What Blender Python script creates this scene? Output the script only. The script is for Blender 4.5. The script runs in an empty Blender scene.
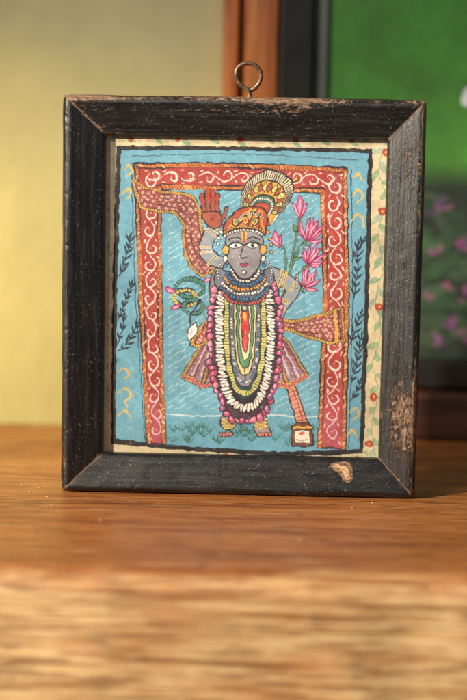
import bpy, math, numpy as np
from mathutils import Matrix, Vector
rng=np.random.default_rng(7)
scene=bpy.context.scene
# ------------------------------------------------------------------ camera solve
FPX=1250.0; W=0.146
corners=np.array([(62,94),(429,98),(415,500),(59,493)],float)
def rot(p,yw,r):
    def Rx(a): c,s=math.cos(a),math.sin(a); return np.array([[1,0,0],[0,c,-s],[0,s,c]])
    def Rz(a): c,s=math.cos(a),math.sin(a); return np.array([[c,-s,0],[s,c,0],[0,0,1]])
    return Rz(yw)@Rx(math.pi/2-p)@Rz(r)
def proj(q,P):
    R=rot(q[3],q[4],q[5]); v=(P-q[:3])@R
    return np.stack([233.5+FPX*v[:,0]/-v[:,2],350-FPX*v[:,1]/-v[:,2]],1)
def resid(q):
    H=q[6]; P=np.array([(-W/2,0,H),(W/2,0,H),(W/2,0,0),(-W/2,0,0)])
    r=(proj(q,P)-corners).ravel()
    return np.concatenate([r,[q[4]*20]])
q=np.array([0,-0.5,0.11,0.09,0,0.0,0.16])
for it in range(60):
    r=resid(q); J=np.zeros((len(r),7))
    for k in range(7):
        d=np.zeros(7); d[k]=1e-5; J[:,k]=(resid(q+d)-r)/1e-5
    q=q-np.linalg.solve(J.T@J+1e-6*np.eye(7),J.T@r)
H=q[6]; R=rot(q[3],q[4],q[5]); CAM=q[:3]
def ray(px,py):
    return R@np.array([(px-233.5)/FPX,-(py-350)/FPX,-1.0])
def onY(px,py,Y):
    d=ray(px,py); return CAM+d*((Y-CAM[1])/d[1])
def onZ(px,py,Z):
    d=ray(px,py); return CAM+d*((Z-CAM[2])/d[2])
YB=onZ(233,434,0)[1]; YF=onZ(233,574,0)[1]
cd=bpy.data.cameras.new("camera"); co=bpy.data.objects.new("camera",cd); scene.collection.objects.link(co)
M=Matrix([list(R[i])+[CAM[i]] for i in range(3)]+[[0,0,0,1]]); co.matrix_world=M
cd.sensor_fit='VERTICAL'; cd.sensor_height=36; cd.sensor_width=24; cd.lens=FPX/700*36
cd.clip_start=0.01; cd.clip_end=50
cd.dof.use_dof=True; cd.dof.focus_distance=float((R.T@(np.array([0,0.003,0.08])-CAM))[2]*-1); cd.dof.aperture_fstop=5.2
scene.camera=co
# ------------------------------------------------------------------ canvas painter
def vnoise2(Hh,Ww,cy,cx,r=rng):
    h=int(Hh/cy)+3; w=int(Ww/cx)+3
    g=r.random((h,w)); y=np.arange(Hh)/cy; x=np.arange(Ww)/cx
    yi=y.astype(int); xi=x.astype(int); fy=y-yi; fx=x-xi
    fy=(fy*fy*(3-2*fy))[:,None]; fx=(fx*fx*(3-2*fx))[None,:]
    a=g[yi][:,xi]; b=g[yi][:,xi+1]; c=g[yi+1][:,xi]; d=g[yi+1][:,xi+1]
    return (a*(1-fx)+b*fx)*(1-fy)+(c*(1-fx)+d*fx)*fy
def vnoise(Hh,Ww,cell,r=rng): return vnoise2(Hh,Ww,cell,cell,r)
def cr(pts,closed=False,n=7):
    P=np.array(pts,float)
    if len(P)<3: return P
    if closed: Q=np.vstack([P[-1],P,P[0],P[1]])
    else: Q=np.vstack([2*P[0]-P[1],P,2*P[-1]-P[-2]])
    out=[]
    for i in range(1,len(Q)-2):
        for t in np.arange(n)/n:
            a,b,c,d=Q[i-1],Q[i],Q[i+1],Q[i+2]
            out.append(.5*((2*b)+(-a+c)*t+(2*a-5*b+4*c-d)*t*t+(-a+3*b-3*c+d)*t**3))
    if not closed: out.append(Q[-2])
    return np.array(out)
def along(pts,step,start=0.0):
    P=np.array(pts,float); d=np.linalg.norm(np.diff(P,axis=0),axis=1); s=np.concatenate([[0],np.cumsum(d)])
    out=[]; t=start
    while t<=s[-1]:
        i=min(np.searchsorted(s,t,side='right')-1,len(d)-1)
        f=(t-s[i])/max(d[i],1e-9); p=P[i]+(P[i+1]-P[i])*f
        dv=P[i+1]-P[i]; out.append((p[0],p[1],math.atan2(dv[1],dv[0]))); t+=step
    return out
class Canvas:
    def __init__(s,x0,y0,x1,y1,S):
        s.x0,s.y0,s.S=x0,y0,S; s.W=int((x1-x0)*S)+1; s.H=int((y1-y0)*S)+1
        s.a=np.zeros((s.H,s.W,3)); s.T=0.45*vnoise(s.H,s.W,9*S)+0.3*vnoise(s.H,s.W,3*S)+0.25*vnoise(s.H,s.W,0.8*S)
    def box(s,xa,ya,xb,yb):
        i0=max(0,int((xa-s.x0)*s.S)); i1=min(s.W,int((xb-s.x0)*s.S)+2)
        j0=max(0,int((ya-s.y0)*s.S)); j1=min(s.H,int((yb-s.y0)*s.S)+2)
        return i0,i1,j0,j1
    def xy(s,i0,i1,j0,j1):
        return (s.x0+np.arange(i0,i1)/s.S)[None,:],(s.y0+np.arange(j0,j1)/s.S)[:,None]
    def blend(s,i0,i1,j0,j1,cov,col,al,tex=.12):
        t=s.T[j0:j1,i0:i1]; c=np.array(col,float)/255
        shade=(1+(t-.5)*2*tex)[...,None]
        a=(cov*al*(1-.42*np.clip(t-.40,0,1)))[...,None]
        s.a[j0:j1,i0:i1]=s.a[j0:j1,i0:i1]*(1-a)+np.clip(c*shade,0,1)*a
    def stroke(s,pts,w,col,al=1,closed=False,smooth=True,taper=0):
        P=cr(pts,closed) if smooth else np.array(pts,float)
        if closed: P=np.vstack([P,P[:1]])
        pad=w+1; i0,i1,j0,j1=s.box(P[:,0].min()-pad,P[:,1].min()-pad,P[:,0].max()+pad,P[:,1].max()+pad)
        if i1<=i0 or j1<=j0: return
        cov=np.zeros((j1-j0,i1-i0)); n=len(P)-1; ph=rng.random()*9
        for k in range(n):
            a,b=P[k],P[k+1]
            p0,p1,r0,r1=s.box(min(a[0],b[0])-pad,min(a[1],b[1])-pad,max(a[0],b[0])+pad,max(a[1],b[1])+pad)
            if p1<=p0 or r1<=r0: continue
            X,Y=s.xy(p0,p1,r0,r1); dv=b-a; L=max(dv@dv,1e-9)
            t=np.clip(((X-a[0])*dv[0]+(Y-a[1])*dv[1])/L,0,1)
            d=np.hypot(X-a[0]-t*dv[0],Y-a[1]-t*dv[1])
            ww=w*(1+.24*math.sin(ph+k*.9))
            if taper: 
                u=(k+.5)/n; ww*=(1-taper*abs(2*u-1)**1.5)
            c=np.clip(.5+(ww/2-d)*s.S,0,1)*min(1,ww*s.S)
            v=cov[r0-j0:r1-j0,p0-i0:p1-i0]; np.maximum(v,c,out=v)
        s.blend(i0,i1,j0,j1,cov,col,al,.08)
    def fill(s,pts,col,al=1,smooth=True,line=0,lcol=(28,26,34),tex=.14):
        P=cr(pts,True) if smooth else np.array(pts,float)
        i0,i1,j0,j1=s.box(P[:,0].min()-1,P[:,1].min()-1,P[:,0].max()+1,P[:,1].max()+1)
        if i1<=i0 or j1<=j0: return
        X,Y=s.xy(i0,i1,j0,j1); ins=np.zeros((j1-j0,i1-i0),bool); D=np.full(ins.shape,9.0)
        Q=np.vstack([P,P[:1]])
        for k in range(len(P)):
            a,b=Q[k],Q[k+1]
            if a[1]!=b[1]:
                c=((a[1]>Y)!=(b[1]>Y)); xx=(b[0]-a[0])*(Y-a[1])/(b[1]-a[1])+a[0]
                ins^=c&(X<xx)
            p0,p1,r0,r1=s.box(min(a[0],b[0])-1,min(a[1],b[1])-1,max(a[0],b[0])+1,max(a[1],b[1])+1)
            if p1<=p0 or r1<=r0: continue
            x2,y2=s.xy(p0,p1,r0,r1); dv=b-a; L=max(dv@dv,1e-9)
            t=np.clip(((x2-a[0])*dv[0]+(y2-a[1])*dv[1])/L,0,1)
            d=np.hypot(x2-a[0]-t*dv[0],y2-a[1]-t*dv[1])
            v=D[r0-j0:r1-j0,p0-i0:p1-i0]; np.minimum(v,d,out=v)
        cov=np.where(ins,np.clip(.5+D*s.S,0,1),np.clip(.5-D*s.S,0,1))
        s.blend(i0,i1,j0,j1,cov,col,al,tex)
        if line: s.stroke(P,line,lcol,.9,closed=True,smooth=False)
    def ell(s,x,y,rx,ry,ang,col,al=1,line=0,lcol=(28,26,34)):
        t=np.arange(12)*math.pi/6; c,n=math.cos(ang),math.sin(ang)
        j=1+(rng.random(12)-.5)*.16
        px=rx*np.cos(t)*j; py=ry*np.sin(t)*j
        s.fill(np.stack([x+px*c-py*n,y+px*n+py*c],1),col,al,smooth=False,line=line,lcol=lcol)
    def leaf(s,x,y,ang,L,w,col,al=1,line=0,lcol=(28,26,34)):
        c,n=math.cos(ang),math.sin(ang); pp=[(0,0),(.25,.42),(.55,.5),(.82,.25),(1,0),(.82,-.25),(.55,-.5),(.25,-.42)]
        s.fill([(x+u*L*c-v*w*n,y+u*L*n+v*w*c) for u,v in pp],col,al,smooth=False,line=line,lcol=lcol)
    def warp(s,amp):
        dx=(vnoise(s.H,s.W,5*s.S)-.5)*2*amp*s.S+(vnoise(s.H,s.W,1.3*s.S)-.5)*.7*amp*s.S
        dy=(vnoise(s.H,s.W,5*s.S)-.5)*2*amp*s.S+(vnoise(s.H,s.W,1.3*s.S)-.5)*.7*amp*s.S
        x=np.clip(np.arange(s.W)[None,:]+dx,0,s.W-1.01); y=np.clip(np.arange(s.H)[:,None]+dy,0,s.H-1.01)
        xi=x.astype(int); yi=y.astype(int); fx=(x-xi)[...,None]; fy=(y-yi)[...,None]; a=s.a
        s.a=(a[yi,xi]*(1-fx)+a[yi,xi+1]*fx)*(1-fy)+(a[yi+1,xi]*(1-fx)+a[yi+1,xi+1]*fx)*fy
def lin(c): c=np.clip(c,0,1); return np.where(c<=.04045,c/12.92,((c+.055)/1.055)**2.4)
# ------------------------------------------------------------------ the painted sheet
BLK=(32,30,38); WHT=(230,226,214); ORG=(204,122,64); YEL=(218,182,84); RED=(164,54,48); PNK=(206,88,136)
BLU=(104,164,188); SKN=(132,128,136); MAR=(134,64,64); GRN=(60,128,100); LPK=(234,176,196)
C=Canvas(98,126,398,472,3)
C.a[:]=np.array((198,182,146))/255
C.a*=(1+(C.T-.5)*.26)[...,None]
# vine on bare paper strips
vr=cr([(386,138),(379,170),(386,200),(378,235),(383,265),(376,300),(381,330),(373,365),(379,395),(371,425),(376,460)])
C.stroke(vr,1.0,(90,125,95),.6,smooth=False)
for k,(x,y,a) in enumerate(along(vr,11)):
    sd=1 if k%2 else -1
    C.leaf(x,y,a+sd*(.5+.5*rng.random()),9+8*rng.random(),6.2,[(86,134,112),(120,148,132),(96,140,100)][rng.integers(3)],.62)
for x,y in [(382,211),(379,307),(374,397),(369,444),(386,152)]:
    C.ell(x,y,4.2,4,0,(158,50,40),.95); C.ell(x,y,1.4,1.4,0,(214,150,70))
vt=cr([(112,138),(150,136),(180,140),(210,137),(240,140),(270,137),(300,141),(335,139),(372,142)])
C.stroke(vt,.8,(100,125,85),.7,smooth=False)
for k,(x,y,a) in enumerate(along(vt,14)):
    C.leaf(x,y,a+(.6 if k%2 else -.6),12,5,(96,138,110),.7)
for x in (131,178,240,296,352): C.ell(x,139.5,2.8,2.6,0,(165,58,44),.9)
for k in range(24): C.leaf(107+rng.random()*3,160+k*12,rng.random()*6,6,2.4,(120,128,86),.5)
for x in range(120,390,13): C.leaf(x,456+rng.random()*3,rng.random()*6,8,3,(104,130,88),.5)
for x in (150,190,226,262,298,330,356): C.ell(x,455.5+(x>230)*3,2.8,2.2,0,(172,66,46),.9)
# border + blue ground
C.fill([(116.5,145.5),(240,146.5),(372.5,149),(369,300),(363.5,453.5),(290,456.5),(200,452),(111,443.5),(112.5,300)],(22,21,26),1,smooth=False,tex=.05)
C.fill([(121,150),(240,150.5),(368.3,153),(364.5,300),(359.5,449),(290,452),(200,447.5),(115.5,439),(117,300)],BLU,1,smooth=False,tex=.18)
def inblue(x,y): return 124<x<360 and 154<y<440
for k in range(560):
    x=122+rng.random()*236; y=154+rng.random()*284; a=rng.normal()*.5+1.2; L=5+9*rng.random()
    x1,y1=x+L*math.cos(a),y+L*math.sin(a)
    if inblue(x1,y1): C.stroke([(x,y),((x+x1)/2+rng.normal(),(y+y1)/2),(x1,y1)],2+2.5*rng.random(),[(146,194,208),(80,142,174),(126,184,202)][k%3],.25)
C.stroke([(133,156),(240,154),(357,160)],.7,BLK,.6)
# fine diagonal dashes in inner field
for side in (-1,1):
    for k in range(52):
        y=150+k*7.0; cur=rng.normal()*1.0
        for j in range(13):
            x=245+side*(4+j*6.2); yy=y+(80-j*6.2)*.62*-1+60+cur*math.sin(j*.5)
            x2=x+side*4.6; y2=yy-4.6*-.62+rng.normal()*.5
            if side>0: yy,y2=y2,yy
            if 167<min(x,x2) and max(x,x2)<319 and 191<min(yy,y2) and max(yy,y2)<412 and rng.random()<.93:
                C.stroke([(x,yy+rng.normal()*.4),(x2,y2+rng.normal()*.4)],.8,(212,228,232),.45+.25*rng.random(),smooth=False)
# ground strip
C.fill([(165,417),(320,418),(320,450),(240,449),(165,446)],(88,150,176),.5,smooth=False)
C.stroke([(166,414),(200,416),(245,415),(320,417)],1.3,WHT,.7)
for k in range(38):
    x=168+rng.random()*150; y=428+rng.random()*17
    for j in range(4): C.stroke([(x,y),(x+(j-1.5)*2.2,y-3),(x+(j-1.5)*4.2,y-6-2*rng.random())],.9,(44,92,78),.8,taper=.6)
# red doorway cloth frame
fo=[(134,163),(240,163.5),(347,167.5),(349,300),(346,449),(318,448),(324,300),(321,190),(240,186),(160,186),(161,300),(165,444),(147,443),(140,300)]
C.fill(fo,RED,1,smooth=False,line=1.6)
def rope(p,w=4.2,col=ORG,smooth=True,tick=2.7):
    P=cr(p) if smooth else np.array(p,float)
    C.stroke(P,w+1.5,BLK,.9,smooth=False); C.stroke(P,w,col,1,smooth=False)
    for x,y,a in along(P,tick):
        c,s=math.cos(a+.95+rng.normal()*.1),math.sin(a+.95); h=w*.52; x+=rng.normal()*.3; y+=rng.normal()*.2
        C.stroke([(x-c*h,y-s*h),(x+c*h,y+s*h)],.75,(92,36,24) if rng.random()<.8 else (230,200,150),.8,smooth=False)
rope([(136,166),(240,166),(345,170)],3.4)
rope([(136.5,168),(141,300),(149,442)],3.2)
rope([(345,171),(346.5,300),(343.5,447)],3.2)
rope([(161,187),(240,188),(321,191)],3.8)
rope([(159.5,188),(160,300),(164,442)],3.2)
rope([(322.5,192),(325,300),(319.5,447)],3.4)
C.stroke([(131,163),(136,300),(145,440)],.8,BLK,.8); C.stroke([(351,168),(352.5,300),(349,448)],.8,BLK,.8)
def vine(path,amp,per,wd=1.4,col=WHT):
    P=along(path,1.0); n=len(P); st=[]
    for i,(x,y,a) in enumerate(P):
        o=amp*.62*math.sin(i/per*2*math.pi+.3*math.sin(i*.05)); st.append((x-o*math.sin(a),y+o*math.cos(a)))
    for j in range(0,n-int(per/2),int(per/2)):
        seg=st[j+1:j+int(per/2)+1][::3]
        if len(seg)>2: C.stroke(seg,wd*1.1,col,.85,taper=.6)
    k=0; i=per*.25
    while i<n-3:
        x,y,a=P[int(i)]; sd=1 if k%2==0 else -1
        c,s=math.cos(a),math.sin(a); j_=1+rng.normal()*.1; ex=4.6+rng.random()*1.0
        def loc(u,v): return (x+u*c-v*sd*s,y+u*s+v*sd*c)
        pts=[]; r0=amp*.86*j_
        for t in np.linspace(0,1,15):
            th=1.9-t*ex; r=r0*(1-.68*t)
            pts.append(loc(r*math.cos(th)*1.15+.5,r*math.sin(th)-amp*.22))
        C.stroke(pts,wd*1.2,col,.88,taper=.6)
        for (u,v,aa,L) in ((per*.25,-amp*.72,-.5,amp*.7),(-per*.17,-amp*.85,2.9,amp*.55),(0,-amp*.2,1.2,amp*.35)):
            xx,yy=loc(u+rng.normal()*.5,v+rng.normal()*.3); C.leaf(xx,yy,a+sd*(aa+rng.normal()*.3),L,L*.34,col,.82)
        i+=per/2+rng.normal()*.4; k+=1
vine([(150.5,172),(150.5,300),(157,440)],7.2,33)
vine([(334,178),(336,300),(331.5,444)],8.4,35)
vine([(146,176.5),(240,177),(342,180)],7.2,35)
for (xa,xb,ya) in ((149,165,441),(320,345,446)):
    for k in range(14): C.ell((xa+xb)/2-(k*.25 if xa<200 else -k*.1),ya-k*4.2,(xb-xa)/2-1,6,0,(172,104,140),.18*(1-k/14)+.02)
# black sprigs and ochre squiggles on outer blue
def sprig(p,n,L,col=(26,36,48)):
    P=cr(p); C.stroke(P,1.0,col,.95,smooth=False)
    tot=np.linalg.norm(np.diff(P,axis=0),axis=1).sum()
    for k,(x,y,a) in enumerate(along(P,tot/n,tot/n*.6)):
        for sd in (-1,1): C.leaf(x,y,a+sd*(.35+.35*rng.random()),L*(.8+.5*rng.random()),2.0,col,.95)
    C.leaf(P[-1][0],P[-1][1],along(P,1)[-1][2],L,2.0,col)
sprig([(119,276),(125,262),(130,240)],6,8.5)
sprig([(117,322),(124,305),(131,286)],6,8)
sprig([(118,352),(127,343),(137,326)],5,9)
sprig([(117,344),(122,330),(124,318)],3,7)
sprig([(353,300),(357,275),(358,246)],7,8.5); sprig([(352,262),(357,250),(363,240)],3,7)
sprig([(351,385),(357,362),(361,338)],7,8.5); sprig([(350,345),(355,330),(360,316)],4,8)
sprig([(350,402),(356,392),(360,382)],3,7)
OC=(214,170,82)
for p in ([(124,170),(129,165),(132,171),(128,176)],[(122,195),(128,188),(131,194),(126,200)],[(118,372),(124,368),(129,373),(125,379)],[(119,392),(126,388),(131,395),(125,402),(128,408)],
    [(119,415),(125,410),(131,418)],[(353,178),(359,174),(362,181)],[(352,197),(358,190),(363,196),(357,203)],[(351,222),(357,214),(363,219),(364,228)],[(350,412),(356,408),(358,414),(353,420)],[(347,436),(353,430),(357,437)]):
    C.stroke(p,2.3,OC,.95,taper=.5)
def edging(Q):
    C.stroke(Q,3.4,BLK,.9,smooth=False); C.stroke(Q,2.5,(208,164,78),1,smooth=False)
    for x,y,a in along(Q,2.3):
        c,s=math.cos(a+1.2),math.sin(a+1.2); C.stroke([(x-c*1.2,y-s*1.2),(x+c*1.2,y+s*1.2)],.7,(84,40,28),.8,smooth=False)
def cloth(p,base=MAR,step=6.0,edge=True,smooth=True,dotc=(228,200,186)):
    C.fill(p,base,1,smooth=smooth,line=1.2)
    P=cr(p,True) if smooth else np.array(p,float)
    xa,ya=P.min(0); xb,yb=P.max(0)
    def inside(x,y):
        ins=False; n=len(P); j=n-1
        for i in range(n):
            if (P[i][1]>y)!=(P[j][1]>y) and x<(P[j][0]-P[i][0])*(y-P[i][1])/(P[j][1]-P[i][1])+P[i][0]: ins=not ins
            j=i
        return ins
    if step:
        r=0; y=ya+1
        while y<yb:
            x=xa+(r%2)*step/2
            while x<xb:
                if inside(x,y) and inside(x+2.6,y) and inside(x-2.6,y) and inside(x,y+2.4) and inside(x,y-2.4):
                    jx,jy=x+rng.normal()*.5,y+rng.normal()*.5; a0=rng.random()*2
                    for m_ in range(4):
                        aa=a0+m_*math.pi/2; C.leaf(jx,jy,aa,2.1,1.2,dotc,.82)
                    C.ell(jx,jy,.6,.6,0,(200,130,60),.9)
                    if rng.random()<.6: C.ell(jx+step/2,jy,.5,.5,0,(214,150,80),.8)
                x+=step
            y+=step*.66; r+=1
    if edge: edging(np.vstack([P,P[:1]]))
cloth([(133,180),(142,186),(158,191),(178,193),(192,197),(199,209),(201,226),(204,242),(207,256),(214,268),(203,276),(193,268),(186,256),(184,240),(183,224),(174,213),(158,211),(143,208),(137,196)])
for p in ([(146,192),(165,199),(183,204),(191,222),(193,244),(201,266)],[(170,197),(188,204),(196,218)],[(190,230),(194,250),(205,268)],[(140,200),(158,205),(178,208),(187,222)]): C.stroke(p,1.0,(60,24,30),.75,taper=.7)
# ---------------------------------------------------------------- lotus stems right
for p in ([(284,300),(291,270),(299,248),(308,238)],[(285,302),(294,280),(304,268),(310,260)],[(286,306),(296,292),(306,284)],[(283,296),(286,262),(283,246),(280,238)],[(288,280),(296,240),(298,222),(300,212)]):
    C.stroke(p,2.2,BLK,.8); C.stroke(p,1.2,(98,140,96),1)
def petal(x,y,ang,L,w,bend,col=PNK):
    c,n=math.cos(ang),math.sin(ang); pts=[(0,0),(.3,.36),(.65,.42),(1,0),(.65,-.4),(.3,-.36)]
    q_=[]
    for u,v in pts:
        uu=u*L; vvv=v*w+bend*u*u*L; q_.append((x+uu*c-vvv*n,y+uu*n+vvv*c))
    C.fill(q_,col,1,line=.7,lcol=(112,26,60))
    m_=[(x+u*L*c-bend*u*u*L*n,y+u*L*n+bend*u*u*L*c) for u in (.25,.5,.8)]
    C.stroke(m_,w*.34,LPK,.85,taper=.6)
def lotus(x,y,s,rotA):
    for sp,LL,bd in ((1.45,.9,-.35),(-1.45,.9,.35),(1.0,1.1,-.28),(-1.0,1.1,.28),(.62,1.25,-.2),(-.62,1.2,.2),(.28,1.3,-.1),(-.28,1.3,.1),(0,1.35,.04)):
        petal(x,y,rotA+sp+rng.normal()*.1,s*LL*(1+rng.normal()*.1),s*.24,bd+rng.normal()*.05,[PNK,(220,120,158),(190,66,116)][rng.integers(3)])
    C.leaf(x-s*.3,y+1,rotA+math.pi/2*1.1,s*.5,s*.2,(96,140,96),1,line=.5)
lotus(307,240,17,-1.15); lotus(308,264,16.5,-.95); lotus(304,287,15,-1.0)
petal(300,218,-1.6,22,7,.05); petal(299,218,-1.85,17,4,-.1,(220,130,165)); petal(301,218,-1.3,17,4,.1,(192,66,116))
petal(279,248,-1.9,18,7,.05); petal(279,248,-2.2,14,4,-.1,(220,130,165)); petal(280,248,-1.6,14,4,.1,(192,66,116))
C.leaf(297,232,-2.1,9,3.6,(86,132,92),1,line=.6); C.leaf(292,260,-.3,9,3.6,(86,132,92),1,line=.6)
# ---------------------------------------------------------------- left ringed garland with lotus buds
for r,(x,y,rx,ry) in enumerate([(190,288,14,9),(185,298,11,8),(193,307,10,7)]):
    t=np.linspace(0,2*math.pi,16); P=np.stack([x+rx*np.cos(t),y+ry*np.sin(t)],1)
    C.stroke(P,4.4,BLK,.9,smooth=False); C.stroke(P,3.0,[(70,140,124),(204,186,104),(80,146,140)][r],1,smooth=False)
    for (a,b,c) in along(P,3.2): C.stroke([(a-1.4*math.sin(c),b+1.4*math.cos(c)),(a+1.4*math.sin(c),b-1.4*math.cos(c))],.8,(40,50,50),.8,smooth=False)
C.stroke([(200,300),(190,318),(193,330),(190,345)],1.6,BLK,.9); C.stroke([(200,304),(206,318),(214,330)],1.4,(80,130,90),1)
C.leaf(196,322,1.95,20,9,(240,236,228),1,line=.9); C.leaf(193,328,1.95,10,2.4,LPK,.9)
petal(176,292,3.4,11,5,.1); petal(181,304,2.6,11,5,.1); petal(204,282,-.6,9,4,.1)
# ---------------------------------------------------------------- staff and pot
C.fill([(283,378),(292,376),(308,424),(298,427)],(210,140,112),1,smooth=False,line=1.2)
for k in range(11):
    t=k/11; C.stroke([(284.5+t*14,381+t*44),(292+t*14.5,379+t*44)],.9,(150,56,48),.8,smooth=False)
C.stroke([(290,378),(304,424)],.9,(70,40,44),.9,smooth=False)
C.fill([(291,426),(297,423),(308,422),(312,427),(313,445),(306,447),(292,446)],(120,62,46),1,smooth=False,line=1.4)
C.fill([(294.5,431),(309,430),(310,443),(295,443)],(228,220,202),1,smooth=False,line=.8)
C.stroke([(293,428),(311,427)],1.6,YEL,1); C.ell(302,434,2.6,1.6,0,(196,90,60)); C.stroke([(297,439),(302,441),(307,439)],.8,(120,100,90),.8)
# ---------------------------------------------------------------- skirt panels (angular, pleated, striped)
for sx in (-1,1):
    def m(pts): return [(245+sx*a,b) for a,b in pts]
    pp=m([(18,318),(31,328),(41,340),(53,358),(63,374),(59,380),(44,388),(20,380),(15,350)])
    C.fill(pp,(148,120,136),1,smooth=False,line=1.2)
    for k in range(13):
        t=k/12; xb_=22+t*38; yb_=384.5-t*10+2.2*math.sin(t*6.28+1.5); xt=20+t*16; yt_=324+t*14
        C.stroke(m([(xt,yt_),((xt+xb_)/2,(yt_+yb_)/2-1),(xb_,yb_)]),[2.0,1.0,1.5][k%3],[(104,62,84),(222,200,206),(150,80,70)][k%3],.85)
        for j in range(7):
            u=(j+.5)/7; C.ell(245+sx*(xt+(xb_-xt)*u+1.5),yt_+(yb_-yt_)*u,.6,.6,0,(236,220,214),.75)
    C.stroke(np.vstack([pp,pp[:1]]),1.2,BLK,.9,smooth=False)
    edging(np.array(m([(30,328),(42,342),(62,375)])))
    edging(np.array(m([(24,326),(31,348),(43,386)])))
    b=np.array(m([(61,376),(52,381),(44,386.5),(32,383),(21,380)]))
    C.stroke(b,6.4,BLK,.9,smooth=False); C.stroke(b,5.0,(218,158,76),1,smooth=False)
    for x,y,a in along(b,4.6,1): C.ell(x,y,1.8,1.8,0,PNK,1,line=.5)
# scarf to the side
cloth([(280,319),(292,322),(310,318),(328,313),(341,308),(343,322),(344,340),(330,343),(312,338),(296,332),(284,328)],(142,68,66),5.2,True,False)
C.stroke([(335,311),(337,342)],3,(204,156,66),1,smooth=False); C.stroke([(332,312),(334,342)],.8,BLK,.9,smooth=False); C.stroke([(339,311),(340.5,341)],.8,BLK,.9,smooth=False)
for p in ([(283,322),(305,326),(330,322)],[(284,325),(306,332),(330,334)]): C.stroke(p,.9,(64,24,30),.8,taper=.6)
cloth([(206,322),(199,332),(192,342),(198,346),(208,340),(214,332)],(150,70,70),5,True,True)
# ---------------------------------------------------------------- feet
for x,d in ((228,-1),(261,1)):
    C.fill([(x-5,416),(x+5,416),(x+7,426),(x+9*d+1,435),(x-1*d,437),(x-8*d*.6,433),(x-7,426)],(158,142,140),1,line=1.1)
    for k in range(4): C.ell(x-4+k*3.2+d*3,435.2-abs(k-1.5)*.4,1.8,2.2,0,(200,116,104),1,line=.6)
    for k in range(3):
        C.stroke([(x-6,419+k*3.4),(x,421.5+k*3.4),(x+6,419+k*3.4)],2.0,(226,186,84),1); 
        for j in range(5): C.ell(x-5+j*2.6,420.5+k*3.4,.6,.6,0,BLK,.8)
# ---------------------------------------------------------------- torso
C.fill([(216,268),(228,272),(244,276),(260,271),(272,268),(279,280),(277,310),(270,345),(220,345),(212,312),(210,284)],SKN,1,line=1.2)
ARM=(144,150,160)
C.fill([(270,267),(283,272),(296,280),(301,287),(297,296),(288,308),(281,320),(274,318),(279,304),(285,292),(280,287),(270,288)],ARM,1,line=1.2)
for a,b in (((282,271),(278,287)),((286,273),(283,289)),((287,303),(282,298)),((284,309),(278,304)),((297,282),(290,290))):
    C.stroke([a,b],2.4,(222,194,112),1,smooth=False); C.stroke([a,b],.7,BLK,.8,smooth=False)
for k in range(4): C.stroke([(277+k*1.8,317),(279+k*2,325)],1.5,(190,90,80),1,smooth=False)
for k in range(5): C.ell(298-k*.5,276+k*3.6,1.2,1.2,0,WHT,1,line=.5)
# raised arm
C.fill([(222,268),(211,266),(202,258),(199,246),(203,234),(211,224),(220,222),(223,230),(216,238),(213,247),(217,254),(226,260)],ARM,1,line=1.2)
for a,b in (((210,225),(219,233)),((206,229),(216,237)),((200,247),(211,247)),((201,252),(212,252)),((208,264),(216,256))):
    C.stroke([a,b],2.3,(230,212,168),1,smooth=False); C.stroke([a,b],.7,BLK,.85,smooth=False)
# hand: palm with four upright fingers and a thumb
HND=(158,80,64)
for p,w_ in (([(204.5,215),(203,204),(202.5,195)],3.7),([(208.8,213),(207.8,200),(207.6,190)],3.9),([(213.2,213),(212.8,200),(212.8,190.5)],3.9),([(217.4,214),(217.4,203),(217.8,195)],3.5)):
    C.stroke(p,w_+1.4,BLK,.95); C.stroke(p,w_,HND,1); C.stroke([p[1],p[2]],w_*.75,(176,56,44),.9,smooth=False)
C.stroke([(219,223),(224,217),(226.5,209)],4.6,BLK,.95); C.stroke([(219,223),(224,217),(226.5,209)],3.3,HND,1)
C.fill([(202.5,213),(210,211),(219,213),(222,220),(219,228),(209,227),(203.5,220)],HND,1,line=1.0)
C.fill([(204,214),(210,212.5),(217.5,214.2),(219,220),(216,225),(210,224.5),(205.5,219)],HND,1)
C.ell(212,219,2.4,1.9,0,(128,38,34),.95); C.stroke([(206,217),(211,215.6),(217,217)],.6,(90,34,32),.7)
# ---------------------------------------------------------------- garlands (nested)
def U(hw,yt,yb,cx=245,tf=.72):
    m=(yb-yt); L=[(cx-hw*tf,yt),(cx-hw*.93,yt+m*.14),(cx-hw,yt+m*.34),(cx-hw*.97,yt+m*.58),(cx-hw*.83,yt+m*.78),(cx-hw*.5,yt+m*.95),(cx,yb)]
    return L+[(2*cx-x,y) for x,y in L[-2::-1]]
C.fill(U(34,276,421),(70,40,56),1)
po=cr(U(35,276,422))
for k,(x,y,a) in enumerate(along(po,6.1,2)):
    x+=rng.normal()*.9; y+=rng.normal()*.9
    C.ell(x,y,4.1+rng.normal()*.8,3.1+rng.normal()*.5,a+rng.normal()*.7,[PNK,(186,70,108),(156,84,124),(216,116,146)][rng.integers(4)],1,line=.9); C.ell(x-.6,y-.8,1.8,.9,a,(240,196,210),.75)
    if k%3==0: C.leaf(x+3*math.sin(a),y-3*math.cos(a),a-1.2,4,2,(70,110,150),.9,line=.4)
C.fill(U(30,277,413),BLK,1)
pw=cr(U(26,277,408))
for k,(x,y,a) in enumerate(along(pw,3.3,1)):
    C.ell(x+rng.normal()*.35,y+rng.normal()*.35,4.7+rng.normal()*.25,1.6+rng.random()*.5,a+math.pi/2+.25+rng.normal()*.2,(236,232,222),1,line=.6); 
    if k%3==0: C.ell(x,y,1.0,.9,0,(206,120,126),.8)
C.fill(U(20.8,279,398),(40,66,74),1)
py=cr(U(18.8,280,393))
C.stroke(py,4.2,(212,202,116),1,smooth=False)
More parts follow.
